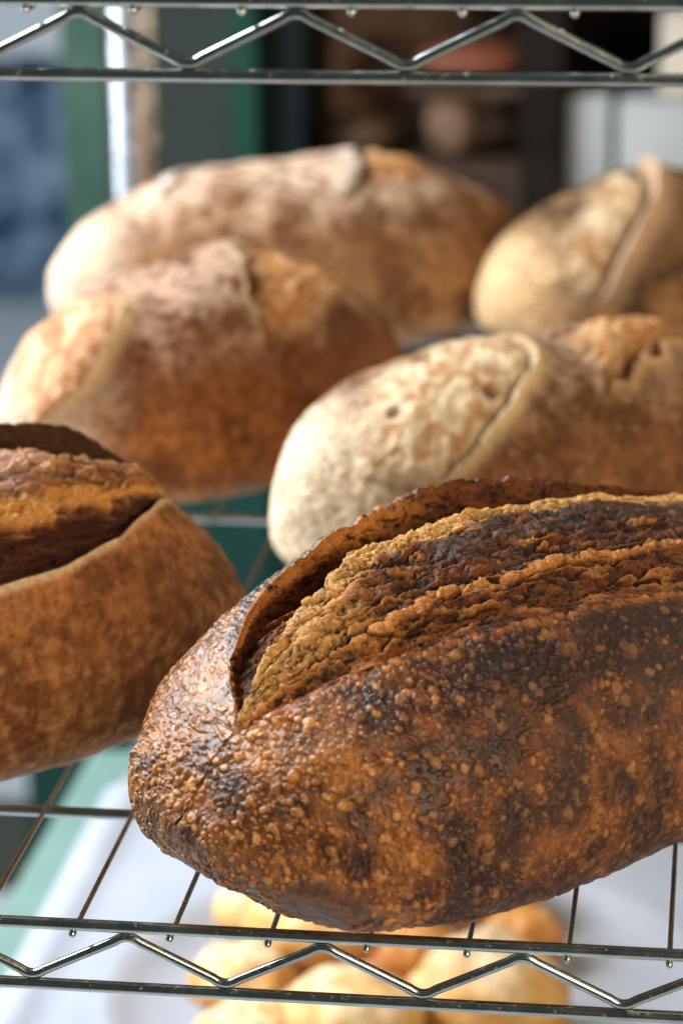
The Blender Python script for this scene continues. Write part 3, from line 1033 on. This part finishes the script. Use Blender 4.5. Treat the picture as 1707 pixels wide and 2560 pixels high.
def slashed_loaf(label, base, slashes, pal, seed, flour=0.0, nu=250, nv=340):
    b = Base(base)
    tt = np.linspace(-1, 1, nu)
    u = np.sin(tt * np.pi / 2)
    th = np.linspace(-90, 270, nv) * D2R
    G = b.pt(u[:, None], th[None, :])
    N = fix_orient(G, grid_normals(G))
    P = G.reshape(-1, 3); Nf = N.reshape(-1, 3)
    U = np.repeat(u, nv); T = np.tile(th / D2R, nu)
    disp = 2.6 * fbm(P / 42 + seed, 2) + .8 * fbm(P / 9 + seed * 2.3, 3)
    n1 = fbm(P / 26 + seed * 3.1, 4); n2 = fbm(P / 7 + seed * 4.7, 3)
    c_lo, c_hi, c_pale = [lin(c) for c in pal[:3]]
    col = mix(c_lo[None] + 0 * P, c_hi[None], sm(-.4, .45, n1 + .5 * n2))
    hh = np.clip(P[:, 2] / b.c, 0, 1)
    col = mix(col, lin(pal[3])[None], sm(.35, .75, hh + .25 * n1 + .12 * n2) * pal[4])
    col = mix(col, c_pale[None], sm(.22, .02, hh + .1 * n1) * .45)
    # floured patches on top, paler left end
    ff = sm(.66, 1.02, np.clip(P[:, 2] / b.c, 0, 1) + .26 * n1 + .10 * n2) * flour * sm(-.35, .15, n1 + .8 * n2)
    col = mix(col, c_pale[None], ff)
    col = mix(col, c_pale[None], sm(-.62, -.92, U + .12 * n1) * .85)
    n3 = fbm(P / 3.2 + seed * 9.7, 3)
    sp = sm(.25, .5, fbm(P / 4.5 + seed * 13, 3))
    col = mix(col, c_pale[None], sp * .35)
    col = col * np.clip(1 + .9 * n3 + .45 * n2, .4, 1.7)[:, None]
    disp = disp + .5 * n3
    lab = np.zeros(len(P), int)
    for i, s in enumerate(slashes):
        seam, lip = dense(s['seam'], 60), dense(s['lip'], 60)
        tw = np.linspace(0, 1, 60)
        ew = np.sin(np.pi * tw) ** .6
        for q, hh_ in ((seam, 1.0), (lip, 1.0)):
            jx = perlin(np.stack([tw * 7, 0 * tw + seed + i, 0 * tw + hh_], 1)) + .6 * perlin(np.stack([tw * 19, 0 * tw + seed + i, 0 * tw + 4], 1))
            jy = perlin(np.stack([tw * 7, 0 * tw + seed + i, 0 * tw + 11], 1)) + .6 * perlin(np.stack([tw * 19, 0 * tw + seed + i, 0 * tw + 15], 1))
            jt = s.get('jit', 1)
            q[:, 0] += .05 * jt * jx * ew
            q[:, 1] += 6.5 * jt * jy * ew
        ins = inside(np.concatenate([lip, seam[::-1]]), U + .035 * fbm(P / 11 + seed * 6.1, 3), T + 5 * fbm(P / 11 + seed * 8.3, 3))
        l3 = np.stack([b.pt(np.array([q[0]]), np.array([q[1] * D2R]))[0] for q in lip])
        s3 = np.stack([b.pt(np.array([q[0]]), np.array([q[1] * D2R]))[0] for q in seam])
        dl, pl = near(P, l3)
        ds, ps = near(P, s3)
        ends = np.sin(np.pi * np.clip(pl, 0, 1)) ** .5
        ins = np.where(dl < 9, inside(np.concatenate([lip, seam[::-1]]), U, T), ins)
        k = ds / np.maximum(ds + dl, 1e-6)
        r1 = fbm(P / 9 + seed + i, 4, .55, True)
        big = fbm(P / 16 + seed * 1.7 + i, 3)
        bul = s.get('bulge', 6) * np.sin(np.pi * np.clip(k * .95, 0, 1)) ** .8
        deep = -s.get('deep', 6) * np.exp(-(dl / 5.0) ** 2)
        disp = np.where(ins, disp + bul + deep * ends + sm(0, 6, np.minimum(ds, dl)) * (1.6 * r1 + 2.4 * big) * s.get('tear', 1), disp)
        out = (~ins) & (dl < 75)
        rise = s.get('lift', 8) * np.exp(-(dl / s.get('fall', 14)) ** 1.2) * ends * sm(72, 20, dl)
        disp = np.where(out, disp + rise, disp)
        cc = [lin(c) for c in s['col']]
        cr = mix(cc[0][None] + 0 * P, cc[1][None], sm(-.35, .30, r1 * .6 + big * .9))
        vein = sm(.45, .75, fbm((P + 4 * perlin(P / 9 + 2)[:, None]) / 19 + seed * 5 + i, 2, .5, True))
        cr = mix(cr, cc[2][None], vein * .75)
        hol, _ = domes(P * np.array([.8, 1, 1]) / 15 + seed + 3 * i, .1, .40, s.get('holes', .12))
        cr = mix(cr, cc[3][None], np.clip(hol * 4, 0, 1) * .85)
        cr = mix(cr, cc[3][None] * .6, np.exp(-(dl / s.get('dw', 5)) ** 2) * .9 * ends)  # shadow under the lip, painted into the crumb colour
        disp = disp - np.where(ins, hol * 9, 0)
        col = mix(col, cr, np.where(ins, sm(-1, s.get('soft', 10), ds + 6 * r1 + 4 * big), 0))
        rimc = lin(s.get('rim', (222, 190, 152)))
        col = mix(col, rimc[None], out * np.exp(-(dl / s.get('rw', 5)) ** 2) * ends * .85)
        lab[ins] = i + 1
    G2 = (P + Nf * disp[:, None])
    # floor contact
    G2[:, 2] = np.maximum(G2[:, 2], b.zb - .2)
    G2 = G2.reshape(nu, nv, 3)
    # close the seam of the grid
    mid = (G2[:, 0] + G2[:, -1]) / 2
    G2[:, 0] = mid; G2[:, -1] = mid
    N2 = fix_orient(G2, grid_normals(G2))
    rough = np.full(len(P), .66)
    root = thing('bread_loaf', label, 'bread loaf', group='sourdough loaves on the rack')
    place(root, b)
    mask = lab.reshape(nu, nv)[:-1, :-1]
    parts = [(0, 'crust', M_crust2)] + [(i + 1, 'crumb', M_crumb) for i in range(len(slashes))]
    cut_loaf(root, G2, N2, col, rough, mask, parts)


TAN = [(150, 94, 50), (218, 180, 138), (170, 106, 54), (84, 44, 22)]
CREAM = [(202, 154, 98), (228, 202, 162), (176, 116, 56), (96, 56, 26)]
ORNG = [(122, 66, 30), (190, 126, 66), (216, 172, 122), (62, 32, 18)]
slashed_loaf('chestnut brown loaf left of centre, with a pale slashed end by the left edge',
             [-228.117, 591.713, 0.861, 138.828, 79.252, 124.083, 2.209, 0.063, 0.339, 0.626],
             [dict(seam=[(-.40, 96), (-.59, 57), (-.73, 49), (-.90, 62), (-.97, 100), (-.965, 138)], lip=[(-.40, 96), (-.52, 104), (-.60, 114), (-.79, 130), (-.94, 138), (-.965, 138)], col=TAN, jit=.3, soft=18, lift=9, fall=6, bulge=2, deep=2.5, dw=2.5, rim=(236, 198, 150), rw=7),
              dict(lip=[(.30, 76), (.10, 98), (0, 112), (-.07, 128), (-.08, 146)], seam=[(.30, 76), (.62, 98), (.60, 118), (.40, 134), (.10, 146), (-.08, 146)], col=ORNG, lift=15, fall=34, bulge=1, deep=12, rw=3, dw=9, soft=20, tear=2)],
             [(124, 70, 32), (180, 114, 58), (200, 172, 146), (78, 40, 20), .65], 3.3, 0.5)
slashed_loaf('long flour dusted loaf at the back left, in front of the chrome post',
             [-219.659, 908.334, 0.402, 172.875, 77.148, 124.753, 1.883, 0.021, 0.379, 0.506],
             [dict(lip=[(-.30, 70), (-.44, 78), (-.52, 97), (-.60, 112)], seam=[(-.30, 70), (-.36, 84), (-.46, 100), (-.60, 112)], col=ORNG, lift=5, bulge=0, deep=5, rim=(236, 222, 210)),
              dict(lip=[(.27, 76), (.22, 94), (.20, 113), (.12, 130)], seam=[(.27, 76), (.52, 90), (.54, 108), (.36, 122), (.12, 130)], col=ORNG, lift=10, fall=30, bulge=3, deep=6, rim=(206, 190, 172), rw=12, dw=8, soft=18, tear=2)],
             [(126, 82, 48), (196, 146, 96), (210, 184, 158), (104, 64, 36), .6], 5.9, 0.7)
slashed_loaf('cream ended loaf right of centre, directly behind the dark front loaf',
             [-38.437, 474.329, 0.732, 145.848, 75.185, 113.687, 2.444, 0.022, 0.357, 0.406],
             [dict(lip=[(-.10, 80), (-.03, 92), (-.06, 108), (-.31, 131), (-.49, 145), (-.69, 161)], seam=[(-.10, 80), (-.22, 74), (-.65, 84), (-.83, 108), (-.85, 145), (-.69, 161)], col=CREAM, jit=.3, holes=.3, soft=24, lift=9, fall=6.5, bulge=3, deep=2.5, dw=2.5, rim=(240, 206, 156), rw=7),
              dict(lip=[(.08, 134), (.20, 128), (.33, 122), (.55, 110), (.74, 95)], seam=[(.08, 134), (.10, 108), (.20, 88), (.45, 84), (.74, 95)], col=ORNG, lift=7, bulge=6, deep=9, soft=16, rim=(226, 176, 120), tear=2.2)],
             [(110, 68, 36), (166, 108, 60), (224, 200, 166), (92, 56, 30), .6], 8.1, 0.22)
slashed_loaf('blond loaf with dark speckled crust at the back right, its ear standing up',
             [26.19, 950.367, 0.709, 150.134, 74.552, 111.074, 1.895, 0.028, 0.358, 0.544],
             [dict(lip=[(.05, 66), (-.08, 84), (-.18, 106), (-.36, 126), (-.51, 143), (-.68, 176)], seam=[(.05, 66), (-.30, 76), (-.72, 112), (-.84, 148), (-.68, 176)], col=CREAM, jit=.3, lift=21, fall=19, soft=24, bulge=3, deep=7, dw=4, rim=(226, 186, 148), rw=13)],
             [(64, 42, 27), (170, 122, 76), (218, 180, 132), (60, 40, 26), .5], 12.7, 0.12)
